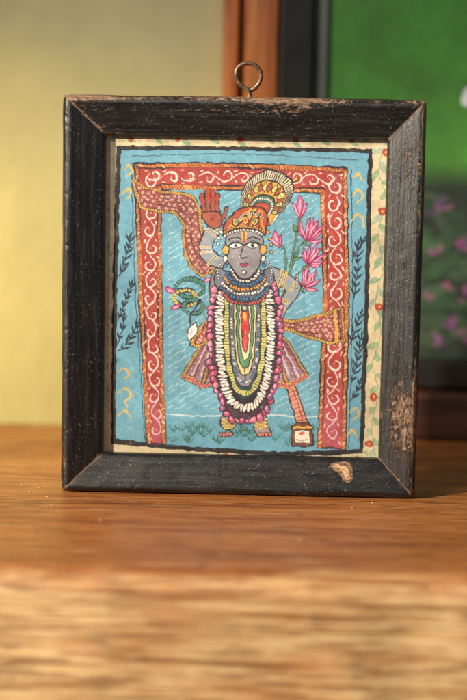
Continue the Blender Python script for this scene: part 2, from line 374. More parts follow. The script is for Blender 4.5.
for x,y,a in along(py,2.7): C.stroke([(x+1.9*math.sin(a),y-1.9*math.cos(a)),(x-1.9*math.sin(a),y+1.9*math.cos(a))],.7,(60,66,44),.9,smooth=False)
C.fill(U(15.4,282,386),(136,134,142),1,line=.8)
for x,y,a in along(cr(U(13.4,283,382)),3.0): C.ell(x,y,1.2,1.2,0,(60,110,140) if rng.random()<.6 else WHT,1,line=.3)
C.fill(U(11,286,375,tf=.6),(216,200,140),1,line=1.1)
C.fill(U(8.6,290,368,tf=.5),(80,136,100),1,line=1.0)
C.fill(U(5.8,296,360,tf=.4),(216,208,166),1,line=.8)
C.fill(U(3.8,300,352,tf=.3),(188,54,58),1,line=.8)
C.ell(245,316,1.4,5,0,(232,190,90)); C.stroke([(245,330),(245,346)],.6,(230,170,150),.8)
C.stroke([(245,362),(245,382)],.8,BLK,.7)
# neck ornaments
C.fill([(219,268),(232,276),(245,279),(258,275),(271,267),(274,282),(262,295),(245,302),(228,296),(215,283)],(106,112,128),1,line=1)
for n_,(yy,hw,cc,r) in enumerate([(281,14,(236,232,220),1.4),(285,18,(60,114,166),1.7),(289.5,21,(226,154,74),1.5),(294,23,(236,232,220),1.5),(299,24,(66,120,166),1.6),(304,23,(210,80,84),1.4)]):
    P=cr([(245-hw,yy-11),(245-hw*.6,yy-3),(245,yy),(245+hw*.6,yy-3),(245+hw,yy-11)])
    C.stroke(P,r*2+.8,BLK,.7,smooth=False)
    for x,y,a in along(P,r*2.05): C.ell(x+rng.normal()*.3,y+rng.normal()*.3,r,r,0,cc,1,line=.45)
C.ell(245,308,3.4,4.2,0,(66,120,160),1,line=1); C.ell(245,308,1.5,2,0,(232,200,90))
# ---------------------------------------------------------------- curved fan crest sweeping up from the cap
fan=np.array([(240,209),(241,195),(247,182),(257,173),(269,169),(282,171),(292,178),(295,190),(290,203),(281,214)],float)
an=np.array((256,219.0))
base_pts=[(270,226),(256,226),(242,220)]
def sc(f): 
    p=an+(fan-an)*f; return list(map(tuple,p))+base_pts
C.fill(sc(1.0),BLK,1,smooth=False); C.fill(sc(.965),(228,216,180),1,smooth=False)
fc=cr(fan)
for x,y,a in along(fc,2.6,1):
    d_=np.array((x,y))-an; p1=an+d_*.80; p2=an+d_*.945
    C.stroke([tuple(p1),tuple(p2)],1.0,(36,32,36),.9,smooth=False)
C.fill(sc(.79),BLK,1,smooth=False); C.fill(sc(.76),(214,160,66),1,smooth=False)
for k,(x,y,a) in enumerate(along(fc,7.4,4)):
    d_=np.array((x,y))-an; p1=an+d_*.54; L=np.linalg.norm(d_)*.20
    C.leaf(p1[0],p1[1],math.atan2(d_[1],d_[0]),L,4.4,(236,212,122) if k%2 else (184,76,44),1,line=.7)
    C.ell(*(an+d_*.64),.9,.9,0,(60,110,110),1)
C.fill(sc(.51),BLK,1,smooth=False); C.fill(sc(.48),(68,110,104),1,smooth=False)
for x,y,a in along(fc,6.0,3):
    d_=np.array((x,y))-an; C.ell(*(an+d_*.42),1.3,1.3,0,(236,228,200),1,line=.4)
C.fill(sc(.34),(186,72,50),1,smooth=False,line=.8)
C.leaf(292,180,-.2,7,3,(220,170,70),1,line=.7)
# ---------------------------------------------------------------- head
C.fill([(226,237),(225.5,250),(227.8,262),(234.5,272),(243.5,278.5),(252.5,275),(259,265),(262,252),(262.5,238),(254,230),(236,229)],(140,134,140),1,line=1.4)
C.fill([(230,250),(233,262),(239,270),(243,273),(240.5,262),(238,250)],(158,152,156),.45)
for sx in (-1,1):
    ex=244.0+sx*8.6; dy=.6*sx
    C.stroke([(ex-6.8,239.6+dy*.3),(ex,237.1),(ex+6.8,239.4)],1.3,BLK,1)
    C.fill([(ex-7.2,245.4),(ex-3,243.3),(ex+3,243.2),(ex+7.2,245.2),(ex+2.2,247.8),(ex-2.7,247.9)],(238,235,228),1,line=.8)
    C.ell(ex+.2,245.5,1.9,1.9,0,BLK,1); C.stroke([(ex-8.2,245.8),(ex-3,242.9),(ex+3.4,242.8),(ex+8.2,245.2)],1.6,BLK,1)
    C.stroke([(ex-5.5,241.6),(ex,240.4),(ex+5.5,241.4)],.6,(60,50,56),.7)
    C.ell(244.5+sx*18.8,250,3.4,5.2,0,(218,160,82),1,line=.9); C.ell(244.5+sx*19.2,259,2.4,3.0,0,WHT,1,line=.8); C.ell(244.5+sx*19.2,265,2.0,2.2,0,(66,114,160),1,line=.7)
C.stroke([(243,245),(241.8,253),(240.2,256.6),(243,258.6),(246.4,257)],1.0,BLK,.9)
C.ell(239.2,257.4,1.1,1.1,0,WHT,1,line=.4)
C.fill([(239.5,264.2),(242,263),(244,263.6),(246,263),(248.8,264),(244.2,266.6)],(182,62,64),1,line=.7)
C.ell(243.8,272,2.1,1.9,0,WHT,1,line=.8)
C.stroke([(242.4,230),(242.8,240)],1.0,(226,196,90),1,smooth=False); C.stroke([(246,230),(245.4,240)],1.0,(226,196,90),1,smooth=False); C.stroke([(244.2,231),(244.1,242)],1.3,(196,44,44),1,smooth=False)
# cap: red and gold, leaning into the crest
C.fill([(224,236),(223.5,226),(230,217),(239,210),(251,206.5),(262,208),(267.5,216),(266,227),(265,235),(258,231),(245,228.5),(232,230.5)],(178,70,48),1,line=1.4)
for k in range(10):
    t=k/9; x0_=226+t*38; C.stroke([(x0_,231-4*math.sin(t*3.14)),(237+t*24,220),(250+t*13,209+t*2)],[2.0,1.6,1.1][k%3],[(216,160,66),(240,214,124),(56,46,42)][k%3],.9,taper=.3)
for j,(yy,cc,r,hw,cx_,tl) in enumerate([(231,WHT,1.4,20,244.5,0),(227,(218,168,72),1.3,19.5,244.5,0),(214.5,WHT,1.1,14,249,-2)]):
    P=cr([(cx_-hw,yy+5-tl),(cx_-hw*.5,yy+.6-tl*.5),(cx_,yy-.8),(cx_+hw*.5,yy+.6+tl*.5),(cx_+hw,yy+5+tl)])
    for x,y,a in along(P,r*2.15): C.ell(x,y,r,r,0,cc,1,line=.5)
for dx in (-10,0,10):
    C.ell(245.5+dx,221.3-(dx==0)*1.3,2.9,3.6,dx*.03+.15,(234,192,92),1,line=.9); C.ell(245.5+dx,221.3-(dx==0)*1.3,1.4,1.8,0,[(60,120,110),(190,50,60),(60,120,110)][int(dx/10)+1],1)
for x,y in ((221,232),(219,238),(218,244)): C.ell(x,y,1.7,1.7,0,WHT,1,line=.7)
for x,y in ((268,232),(270,238),(271,245),(271,252)): C.ell(x,y,1.7,1.7,0,(220,170,80),1,line=.7)
for p in ([(221,262),(218,270),(219,280)],[(268,262),(272,270),(271,280)]):
    for x,y,a in along(cr(p),2.8): C.ell(x,y,1.2,1.2,0,WHT,1,line=.5)
C.warp(.85)
tone=1+(vnoise(C.H,C.W,60)-.5)*.14+(vnoise(C.H,C.W,5)-.5)*.08
C.a=np.clip(C.a*tone[...,None],0,1)
loss=np.clip((.6*vnoise(C.H,C.W,2.2)+.4*vnoise(C.H,C.W,14)-.79)*8,0,1)[...,None]*.5
C.a=C.a*(1-loss)+np.array((.82,.78,.68))*loss
C.a=C.a*.94+np.array((.54,.50,.44))*.06
# ------------------------------------------------------------------ materials
def mat(name): 
    m=bpy.data.materials.new(name); m.use_nodes=True; nt=m.node_tree; nt.nodes.clear()
    o=nt.nodes.new('ShaderNodeOutputMaterial'); b=nt.nodes.new('ShaderNodeBsdfPrincipled'); nt.links.new(b.outputs[0],o.inputs[0]); return m,nt,b
def N(nt,t,**k):
    n=nt.nodes.new(t)
    for a,v in k.items():
        if a in n.inputs: n.inputs[a].default_value=v
        else: setattr(n,a,v)
    return n
def ramp(nt,src,stops,interp='LINEAR'):
    r=nt.nodes.new('ShaderNodeValToRGB'); r.color_ramp.interpolation=interp
    e=r.color_ramp.elements
    while len(e)<len(stops): e.new(.5)
    for i,(p,c) in enumerate(stops): e[i].position=p; e[i].color=(*c,1) if len(c)==3 else c
    nt.links.new(src,r.inputs[0]); return r
def noise(nt,vec,sc,det=6,rough=.6,dist=0):
    n=N(nt,'ShaderNodeTexNoise'); n.inputs['Scale'].default_value=sc; n.inputs['Detail'].default_value=det; n.inputs['Roughness'].default_value=rough; n.inputs['Distortion'].default_value=dist
    if vec is not None: nt.links.new(vec,n.inputs['Vector'])
    return n
def mapping(nt,src,scale,loc=(0,0,0),rotv=(0,0,0)):
    m=N(nt,'ShaderNodeMapping'); m.inputs['Scale'].default_value=scale; m.inputs['Location'].default_value=loc; m.inputs['Rotation'].default_value=rotv; nt.links.new(src,m.inputs['Vector']); return m
def mix(nt,f,a,b,bt='MIX'):
    m=N(nt,'ShaderNodeMix',data_type='RGBA',blend_type=bt)
    for s,v in ((0,f),(6,a),(7,b)):
        if isinstance(v,bpy.types.NodeSocket): nt.links.new(v,m.inputs[s])
        else: m.inputs[s].default_value=v if s==0 else (*v,1)
    return m.outputs[2]
def bump(nt,b,h,dist,st=1):
    n=N(nt,'ShaderNodeBump'); n.inputs['Strength'].default_value=st; n.inputs['Distance'].default_value=dist; nt.links.new(h,n.inputs['Height']); nt.links.new(n.outputs[0],b.inputs['Normal']); return n
def m_attr(name,rough,sc,bd):
    m,nt,b=mat(name); a=N(nt,'ShaderNodeVertexColor',layer_name='Col')
    tc=N(nt,'ShaderNodeTexCoord'); n=noise(nt,tc.outputs['Object'],sc,8,.65)
    r=ramp(nt,n.outputs[0],[(.3,(.88,.88,.88)),(.7,(1.08,1.08,1.08))])
    c=mix(nt,1.0,a.outputs[0],r.outputs[0],'MULTIPLY'); nt.links.new(c,b.inputs['Base Color']); b.inputs['Roughness'].default_value=rough
    bump(nt,b,n.outputs[0],bd,.5); return m
def wood_col(nt,v,cols,scale,fine,specks,finec=(.55,.5,.45),fmix=.8,dist=1.4,big=.7,rotv=(0,0,0)):
    w=noise(nt,mapping(nt,v,scale,(0,0,0),rotv).outputs[0],1,7,.62,dist)
    r=ramp(nt,w.outputs[0],[(.32,cols[0]),(.44,cols[1]),(.55,cols[2]),(.70,cols[1])])
    f=noise(nt,mapping(nt,v,fine).outputs[0],1,5,.65,.3); fr=ramp(nt,f.outputs[0],[(.38,finec),(.5,(1,1,1)),(.66,(1.14,1.1,1.05))])
    c=mix(nt,fmix,r.outputs[0],fr.outputs[0],'MULTIPLY')
    l=noise(nt,v,14,4,.6); lr=ramp(nt,l.outputs[0],[(.32,(.66,.60,.54)),(.6,(1.08,1.05,1.0))]); c=mix(nt,big,c,lr.outputs[0],'MULTIPLY')
    if specks:
        s=noise(nt,v,520,4,.75); sr=ramp(nt,s.outputs[0],[(.655,(0,0,0)),(.70,(1,1,1))]); c=mix(nt,sr.outputs[0],c,(.62,.46,.32))
        s2=noise(nt,mapping(nt,v,(70,900,60)).outputs[0],1,3,.6); s3=ramp(nt,s2.outputs[0],[(.58,(0,0,0)),(.63,(.9,.9,.9))]); c=mix(nt,s3.outputs[0],c,(.09,.03,.012))
        s4=noise(nt,mapping(nt,v,(26,420,60),(4,2,0)).outputs[0],1,3,.6); s5=ramp(nt,s4.outputs[0],[(.61,(0,0,0)),(.67,(.7,.7,.7))]); c=mix(nt,s5.outputs[0],c,(.72,.42,.20))
        s6=noise(nt,mapping(nt,v,(60,600,60),(7,5,0),(0,0,.12)).outputs[0],1,2,.5); s7=ramp(nt,s6.outputs[0],[(.70,(0,0,0)),(.72,(.8,.8,.8))]); c=mix(nt,s7.outputs[0],c,(.66,.48,.34))
    return c,f,l
def m_wood(name,cols,scale,rough=.45,fine=(8,600,600),specks=False,bstr=.4,finec=(.55,.5,.45),fmix=.8,spec=.5):
    m,nt,b=mat(name); v=N(nt,'ShaderNodeTexCoord').outputs['Object']
    c,f,l=wood_col(nt,v,cols,scale,fine,specks,finec,fmix)
    nt.links.new(c,b.inputs['Base Color']); b.inputs['Specular IOR Level'].default_value=spec
    rr=ramp(nt,l.outputs[0],[(.3,(rough+.15,)*3),(.7,(rough-.08,)*3)]); nt.links.new(rr.outputs[0],b.inputs['Roughness'])
    bump(nt,b,f.outputs[0],.0004,bstr); return m
MP=m_attr("painted_paper",.78,900,.00008)
# frame paint
m,nt,b=mat("worn_black_paint"); MF=m
uv=N(nt,'ShaderNodeUVMap'); U0=uv.outputs[0]
wa=N(nt,'ShaderNodeAttribute',attribute_name='wear')
n1=noise(nt,mapping(nt,U0,(260,560,1)).outputs[0],1,9,.78,1.0)
ad=N(nt,'ShaderNodeMath',operation='ADD'); nt.links.new(n1.outputs[0],ad.inputs[0]); nt.links.new(wa.outputs['Fac'],ad.inputs[1])
mk=ramp(nt,ad.outputs[0],[(0.885,(0,0,0)),(0.93,(1,1,1))])
n2=noise(nt,mapping(nt,U0,(400,900,1),(3,3,0)).outputs[0],1,6,.7)
wc=ramp(nt,n2.outputs[0],[(.3,(.035,.021,.015)),(.45,(.12,.066,.038)),(.57,(.27,.165,.10)),(.7,(.44,.35,.27))])
n3=noise(nt,mapping(nt,U0,(40,500,1),(9,1,0)).outputs[0],1,6,.6)
pc=ramp(nt,n3.outputs[0],[(.3,(.004,.004,.005)),(.55,(.009,.0088,.009)),(.66,(.024,.021,.019)),(.8,(.06,.05,.045))])
ds=noise(nt,mapping(nt,U0,(900,900,1)).outputs[0],1,5,.78); dr=ramp(nt,ds.outputs[0],[(.585,(0,0,0)),(.66,(.95,.95,.95))])
dl=noise(nt,mapping(nt,U0,(60,110,1),(2,7,0)).outputs[0],1,4,.6); dlr=ramp(nt,dl.outputs[0],[(.38,(.12,.12,.12)),(.58,(1,1,1))])
dm=mix(nt,1.0,dr.outputs[0],dlr.outputs[0],'MULTIPLY')
base=mix(nt,dm,pc.outputs[0],(.30,.275,.24))
c=mix(nt,mk.outputs[0],base,wc.outputs[0])
sub=N(nt,'ShaderNodeMath',operation='SUBTRACT'); nt.links.new(ad.outputs[0],sub.inputs[0]); sub.inputs[1].default_value=.38
mk2=ramp(nt,sub.outputs[0],[(.96,(0,0,0)),(1.0,(1,1,1))])
n5=noise(nt,mapping(nt,U0,(500,900,1),(1,8,0)).outputs[0],1,7,.75); cc5=ramp(nt,n5.outputs[0],[(.38,(.22,.10,.04)),(.48,(.52,.30,.15)),(.6,(.72,.50,.31))])
c=mix(nt,mk2.outputs[0],c,cc5.outputs[0]); nt.links.new(c,b.inputs['Base Color'])
rr=ramp(nt,n3.outputs[0],[(.35,(.27,)*3),(.7,(.46,)*3)]); r2=mix(nt,mk.outputs[0],rr.outputs[0],(.8,.8,.8)); nt.links.new(r2,b.inputs['Roughness'])
b.inputs['Specular IOR Level'].default_value=.5
hh=N(nt,'ShaderNodeMath',operation='MULTIPLY_ADD'); nt.links.new(mk.outputs[0],hh.inputs[0]); hh.inputs[1].default_value=-.8; nt.links.new(n3.outputs[0],hh.inputs[2])
h2=N(nt,'ShaderNodeMath',operation='MULTIPLY_ADD'); nt.links.new(ds.outputs[0],h2.inputs[0]); h2.inputs[1].default_value=.45; nt.links.new(hh.outputs[0],h2.inputs[2])
bump(nt,b,h2.outputs[0],.0004,.85)
# ------------------------------------------------------------------ mesh helpers
def obj(name,verts,faces,mt=None,parent=None,smooth=False,**props):
    me=bpy.data.meshes.new(name)
    me.from_pydata([tuple(map(float,v)) for v in verts],[],faces); me.update()
    if mt: me.materials.append(mt)
    if smooth: me.polygons.foreach_set('use_smooth',[True]*len(me.polygons))
    o=bpy.data.objects.new(name,me); scene.collection.objects.link(o)
    if parent: o.parent=parent
    for k,v in props.items(): o[k]=v
    return o
def empty(name,loc,label,cat):
    e=bpy.data.objects.new(name,None); e.location=loc; e.empty_display_size=.02; scene.collection.objects.link(e); e["label"]=label; e["category"]=cat; return e
def gridmesh(name,VV,mt,cols=None,parent=None,smooth=True,uvs=None,wear=None,flip=False):
    h,w=VV.shape[:2]; me=bpy.data.meshes.new(name); nv=h*w; me.vertices.add(nv); me.vertices.foreach_set('co',VV.reshape(-1).astype(np.float32))
    idx=np.arange(nv).reshape(h,w); a=idx[:-1,:-1].ravel(); bb=idx[:-1,1:].ravel(); cc=idx[1:,1:].ravel(); dd=idx[1:,:-1].ravel()
    q4=np.stack([a,dd,cc,bb] if not flip else [a,bb,cc,dd],1).astype(np.int32); nf=len(q4)
    me.loops.add(nf*4); me.loops.foreach_set('vertex_index',q4.ravel()); me.polygons.add(nf)
    me.polygons.foreach_set('loop_start',np.arange(0,nf*4,4,dtype=np.int32)); me.polygons.foreach_set('loop_total',np.full(nf,4,dtype=np.int32))
    me.update(calc_edges=True)
    me.polygons.foreach_set('use_smooth',np.full(nf,smooth))
    if cols is not None:
        at=me.color_attributes.new('Col','FLOAT_COLOR','POINT'); cc4=np.ones((nv,4),np.float32); cc4[:,:3]=cols.reshape(-1,3); at.data.foreach_set('color',cc4.ravel())
    if uvs is not None:
        ul=me.uv_layers.new(name='UVMap'); ul.data.foreach_set('uv',uvs.reshape(-1,2)[q4.ravel()].astype(np.float32).ravel())
    if wear is not None:
        at=me.attributes.new('wear','FLOAT','POINT'); at.data.foreach_set('value',wear.ravel().astype(np.float32))
    me.materials.append(mt); me.validate()
    o=bpy.data.objects.new(name,me); scene.collection.objects.link(o)
    if parent: o.parent=parent
    return o
# ------------------------------------------------------------------ framed painting
FR=empty("framed_painting",(0,.007,0),"small folk painting in worn black wooden frame standing on shelf","framed painting")
off=(0,.007,0)
YP=.0086
gx=C.x0+np.arange(C.W)/C.S; gy=C.y0+np.arange(C.H)/C.S
X,Yy=np.meshgrid(gx,gy); d=np.stack([(X-233.5)/FPX,-(Yy-350)/FPX,-np.ones_like(X)],-1)@R.T
t=(YP-CAM[1])/d[...,1]; P=CAM+d*t[...,None]
lim=.0132
P[...,0]=np.clip(P[...,0],-W/2+lim,W/2-lim); P[...,2]=np.clip(P[...,2],lim,H-lim)
P[...,1]=YP-off[1]
P[...,1]+=(vnoise(C.H,C.W,150)-.5)*.0004
ps=gridmesh("painted_sheet",P,MP,cols=lin(C.a),parent=FR)
ps["label"]="blue and red devotional painting of a garlanded figure"
prof=[(.0,.0138),(.0,.0042),(.0003,.0028),(.0010,.0013),(.0019,.0004),(.0029,.0),(.0040,.0003),(.006,.0010),(.009,.0021),(.012,.0031),(.0145,.0040),(.0160,.0045),(.0168,.0052),(.0172,.0062),(.0173,.0082),(.0140,.0083),(.0140,.0138),(.0,.0138)]
pr=[]
for i in range(len(prof)-1):
    a,b2=np.array(prof[i]),np.array(prof[i+1]); n=max(1,int(np.linalg.norm(b2-a)/.0007)) if i<14 else 1
    for k in range(n): pr.append(a+(b2-a)*k/n)
pr.append(np.array(prof[-1])); pr=np.array(pr)
sp=np.concatenate([[0],np.cumsum(np.linalg.norm(np.diff(pr,axis=0),axis=1))])
WD={'left':.0170,'right':.0150,'top':.0156,'bottom':.0160}
ENDS={'top':('left','right'),'bottom':('left','right'),'left':('bottom','top'),'right':('bottom','top')}
def rail(kind,L,seed,wfun,label):
    r=np.random.default_rng(seed); n=int(L/.0005); u=np.linspace(0,1,n)
    T_=pr[:,0][None,:]/.0173
    D=T_*WD[kind]; lo=T_*WD[ENDS[kind][0]]+.00008; hi=T_*WD[ENDS[kind][1]]+.00008; uu=lo+(L-lo-hi)*u[:,None]
    dep=np.repeat(pr[:,1][None,:],n,0).copy(); dd=np.repeat(D,n,0).copy()
    nz=vnoise(n,len(pr),9,r)-.5; nz2=vnoise(n,len(pr),30,r)-.5
    front=(pr[:,1]<.0079)[None,:]
    dep+=front*(nz*.00014+nz2*.00024)
    ridge=np.exp(-((D-.0024)/.0010)**2); ch=np.clip(vnoise(n,1,7,r)+.6*vnoise(n,1,2.5,r)-1.12,0,1)
    dep+=ridge*ch*.0009
    cr_=np.exp(-np.minimum(uu-lo,L-hi-uu)/.0012)*np.exp(-D/.002); dep+=cr_*.0012
    dd+=(pr[:,0]<.0012)[None,:]*((vnoise(n,len(pr),16,r)-.5)*.0003+.0004*cr_)
    if kind=='bottom': V=np.stack([-W/2+uu,dep,dd],-1)
    if kind=='top': V=np.stack([-W/2+uu,dep,H-dd],-1)
    if kind=='left': V=np.stack([-W/2+dd,dep,uu],-1)
    if kind=='right': V=np.stack([W/2-dd,dep,uu],-1)
    V=V-np.array(off)
    uvs=np.stack([uu+seed*1.37,np.repeat(sp[None,:],n,0)],-1)
    Dn=np.repeat(D,n,0); edge=np.minimum(uu-lo,L-hi-uu)
    patch=vnoise(n,1,24,r)
    wr=.11+(.05+.22*patch)*np.exp(-((Dn-.0016)/.0009)**2)+.10*np.exp(-((Dn-WD[kind]*.975)/.0005)**2)+.42*np.exp(-edge/.0004)
    wr=wr+wfun(uu,Dn)+ (vnoise(n,len(pr),60,r)-.5)*.24+ridge*ch*.22
    return V,uvs,wr,label
def g(x,c,s): return np.exp(-((x-c)/s)**2)
def blob(u,d,cu,cd_,su,sd): return g(u,cu,su)*g(d,cd_,sd)
bx=onY(344,471,0.002)
bc,bd_=bx[0]+W/2,bx[2]
chip=lambda u,d:1.0*blob(u,d,bc,bd_+.0006,.0034,.0028)+.80*blob(u,d,bc-.0038,bd_+.0018,.0018,.0012)+.90*blob(u,d,bc+.0016,bd_-.0028,.0018,.0018)
rails=[rail('top',W,1,lambda u,d:.11+.13*g(d,.0005,.0018)+.06*g(u,.10,.02)-.06*g(d,.0095,.0025)+.15*g(d,.0060,.0010)*g(u,.06,.04)+.10*g(d,.0035,.001)*g(u,.10,.03)+.08*g(d,.013,.001)*g(u,.05,.02),"blackened top rail with scratched brown edge"),
 rail('left',H,2,lambda u,d:.01+.12*g(u,.012,.012)+.1*g(u,H-.01,.01)+.06*g(d,.012,.002)*g(u,.06,.04),"matte black rail with dusty scuffs"),
 rail('right',H,3,lambda u,d:.065+.22*g(u,.030,.030)*g(d,.006,.007)+.14*g(u,.085,.035)*g(d,.009,.005)+.10*g(u,.135,.02)*g(d,.006,.004)+.05*g(d,.0015,.002),"black rail scuffed brown toward its foot"),
 rail('bottom',W,4,lambda u,d:-.01+chip(u,d)+.2*g(u,.014,.01)*g(d,.012,.004)+.08*g(d,.0135,.001)*g(u,.07,.04),"black rail with a pale chipped patch")]
for (V,uvs,wr,label),fl in zip(rails,(True,False,True,False)):
    o=gridmesh("frame_rail",V,MF,parent=FR,uvs=uvs,wear=wr,flip=fl); o["label"]=label
    try: o.data.set_sharp_from_angle(angle=math.radians(50))
    except Exception: pass
mb,nt,b=mat("backing_card"); b.inputs['Roughness'].default_value=.9
n=noise(nt,N(nt,'ShaderNodeTexCoord').outputs['Object'],300); r_=ramp(nt,n.outputs[0],[(.3,(.15,.10,.06)),(.7,(.28,.20,.12))]); nt.links.new(r_.outputs[0],b.inputs['Base Color'])
def boxv(x0,x1,y0,y1,z0,z1):
    v=[(x0,y0,z0),(x1,y0,z0),(x1,y1,z0),(x0,y1,z0),(x0,y0,z1),(x1,y0,z1),(x1,y1,z1),(x0,y1,z1)]
    f=[(0,3,2,1),(4,5,6,7),(0,1,5,4),(1,2,6,5),(2,3,7,6),(3,0,4,7)]
    return v,f
v,f=boxv(-W/2+.0143,W/2-.0128,.0095-.007,.0125-.007,.0135,H-.0132); obj("backing_board",v,f,mb,FR)
# hanging loop
def tube(path,rad,ns=14):
    P=np.array(path,float); n=len(P); V=[];F=[]
    T=np.gradient(P,axis=0); T/=np.linalg.norm(T,axis=1)[:,None]
    up=np.array([0,1,0.0])
    for i in range(n):
        a=np.cross(T[i],up); a/=max(np.linalg.norm(a),1e-9); b_=np.cross(a,T[i])
        for k in range(ns):
            t=2*math.pi*k/ns; V.append(P[i]+rad*(math.cos(t)*a+math.sin(t)*b_))
    for i in range(n-1):
        for k in range(ns): F.append((i*ns+k,i*ns+(k+1)%ns,(i+1)*ns+(k+1)%ns,(i+1)*ns+k))
    F.append(tuple(range(ns))[::-1]); F.append(tuple((n-1)*ns+k for k in range(ns)))
    return V,F
mr,nt,b=mat("rusty_wire"); tc=N(nt,'ShaderNodeTexCoord'); n=noise(nt,tc.outputs['Object'],700,5,.6); r_=ramp(nt,n.outputs[0],[(.3,(.06,.035,.025)),(.55,(.20,.11,.065)),(.75,(.40,.24,.15))]); nt.links.new(r_.outputs[0],b.inputs['Base Color']); b.inputs['Metallic'].default_value=.6; b.inputs['Roughness'].default_value=.42; bump(nt,b,n.outputs[0],.0002,.6)
hp=[(250,99,.0),(249.5,94,0),(247.5,90,0),(243,87,0),(238.5,82,-.0004),(236,75,-.0008),(238,68,-.0010),(243,64.5,-.0010),(250,63.5,-.0008),(257,67,-.0004),(261,74,.0),(259.5,82,.0006),(254.5,88,.001),(249,89.5,.0014),(244.5,87.5,.0018)]
HP=[]
for x,y,dy in hp: p=onY(x,y,.007); HP.append((p[0],dy,p[2]))
HPs=[]; A=np.array(HP); Q=np.vstack([2*A[0]-A[1],A,2*A[-1]-A[-2]])
for i in range(1,len(Q)-2):
    for t in np.arange(8)/8:
        a,b2,c2,d2=Q[i-1],Q[i],Q[i+1],Q[i+2]; HPs.append(.5*((2*b2)+(-a+c2)*t+(2*a-5*b2+4*c2-d2)*t*t+(-a+3*b2-3*c2+d2)*t**3))
V,F=tube(HPs,.00088); obj("hanging_loop",V,F,mr,FR,smooth=True,label="bent rusty wire eye loop")
# ------------------------------------------------------------------ shelf
TC=[(.17,.048,.013),(.38,.128,.034),(.54,.215,.064)]
MT=m_wood("orange_brown_wood",TC,(5,95,95),.33,(22,900,900),True,.5)
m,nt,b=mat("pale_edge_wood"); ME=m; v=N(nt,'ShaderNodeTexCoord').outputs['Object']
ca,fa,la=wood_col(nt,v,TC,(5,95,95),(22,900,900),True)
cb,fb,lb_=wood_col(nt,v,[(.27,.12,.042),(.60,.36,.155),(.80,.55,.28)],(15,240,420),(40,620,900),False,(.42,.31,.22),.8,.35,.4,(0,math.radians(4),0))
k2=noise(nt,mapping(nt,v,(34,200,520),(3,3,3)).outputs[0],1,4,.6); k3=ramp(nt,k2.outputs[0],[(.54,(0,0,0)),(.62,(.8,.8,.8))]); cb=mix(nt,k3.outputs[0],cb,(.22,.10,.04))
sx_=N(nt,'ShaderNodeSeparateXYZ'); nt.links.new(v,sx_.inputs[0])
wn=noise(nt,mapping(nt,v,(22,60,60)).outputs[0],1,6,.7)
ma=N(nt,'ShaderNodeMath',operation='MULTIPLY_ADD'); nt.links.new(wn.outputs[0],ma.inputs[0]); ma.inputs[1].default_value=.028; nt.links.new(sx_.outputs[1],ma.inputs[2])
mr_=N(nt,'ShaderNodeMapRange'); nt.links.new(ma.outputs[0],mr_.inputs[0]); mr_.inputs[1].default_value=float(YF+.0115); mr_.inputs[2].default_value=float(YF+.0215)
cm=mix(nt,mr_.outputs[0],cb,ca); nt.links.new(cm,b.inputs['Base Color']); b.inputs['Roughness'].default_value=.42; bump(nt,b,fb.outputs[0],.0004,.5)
SH=empty("wooden_shelf",(0,0,0),"warm brown wooden shelf with pale worn front edge","shelf")
th=.056; YS=YF+.022
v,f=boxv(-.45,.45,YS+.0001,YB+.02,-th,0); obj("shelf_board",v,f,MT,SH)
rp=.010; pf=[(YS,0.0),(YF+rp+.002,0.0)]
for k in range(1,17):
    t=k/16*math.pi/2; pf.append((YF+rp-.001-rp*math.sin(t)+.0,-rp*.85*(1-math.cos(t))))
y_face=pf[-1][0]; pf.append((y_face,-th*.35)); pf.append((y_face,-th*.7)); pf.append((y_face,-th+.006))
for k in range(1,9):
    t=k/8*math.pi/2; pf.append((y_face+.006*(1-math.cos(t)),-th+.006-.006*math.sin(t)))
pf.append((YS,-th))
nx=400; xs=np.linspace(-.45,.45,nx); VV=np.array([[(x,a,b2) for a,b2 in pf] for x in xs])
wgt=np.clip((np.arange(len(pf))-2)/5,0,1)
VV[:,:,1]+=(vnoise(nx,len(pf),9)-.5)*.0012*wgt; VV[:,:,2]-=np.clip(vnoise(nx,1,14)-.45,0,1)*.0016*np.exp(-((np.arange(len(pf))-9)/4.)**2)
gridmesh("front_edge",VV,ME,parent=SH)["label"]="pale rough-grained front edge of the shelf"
md,nt,b=mat("dry_crumb"); n=noise(nt,N(nt,'ShaderNodeTexCoord').outputs['Object'],900); r_=ramp(nt,n.outputs[0],[(.3,(.45,.22,.12)),(.7,(.7,.48,.34))]); nt.links.new(r_.outputs[0],b.inputs['Base Color'])
import bmesh
def crumb(loc,s,seed,name,label,cat,mt):
    bm=bmesh.new(); bmesh.ops.create_icosphere(bm,subdivisions=2,radius=s); r=np.random.default_rng(seed)
    for vv in bm.verts: vv.co*= .7+.6*r.random(); vv.co.z*=.55
    me=bpy.data.meshes.new(name); bm.to_mesh(me); bm.free(); me.materials.append(mt); o=bpy.data.objects.new(name,me); o.location=loc; scene.collection.objects.link(o); o["label"]=label; o["category"]=cat; o["group"]="crumbs on the shelf"
for i,(x,y,s) in enumerate([(30,492,.0006),(48,497,.0005),(18,500,.0004),(52,506,.0004),(40,488,.0004),(56,494,.0003),(352,508,.0006),(100,520,.0004),(300,540,.0004),(372,503,.0004),(22,484,.0004),(12,496,.0003)]):
    p=onZ(x,y,0); crumb((p[0],p[1],s*.4),s,i,"crumb","tiny pale crumb on the wooden shelf","crumb",md)
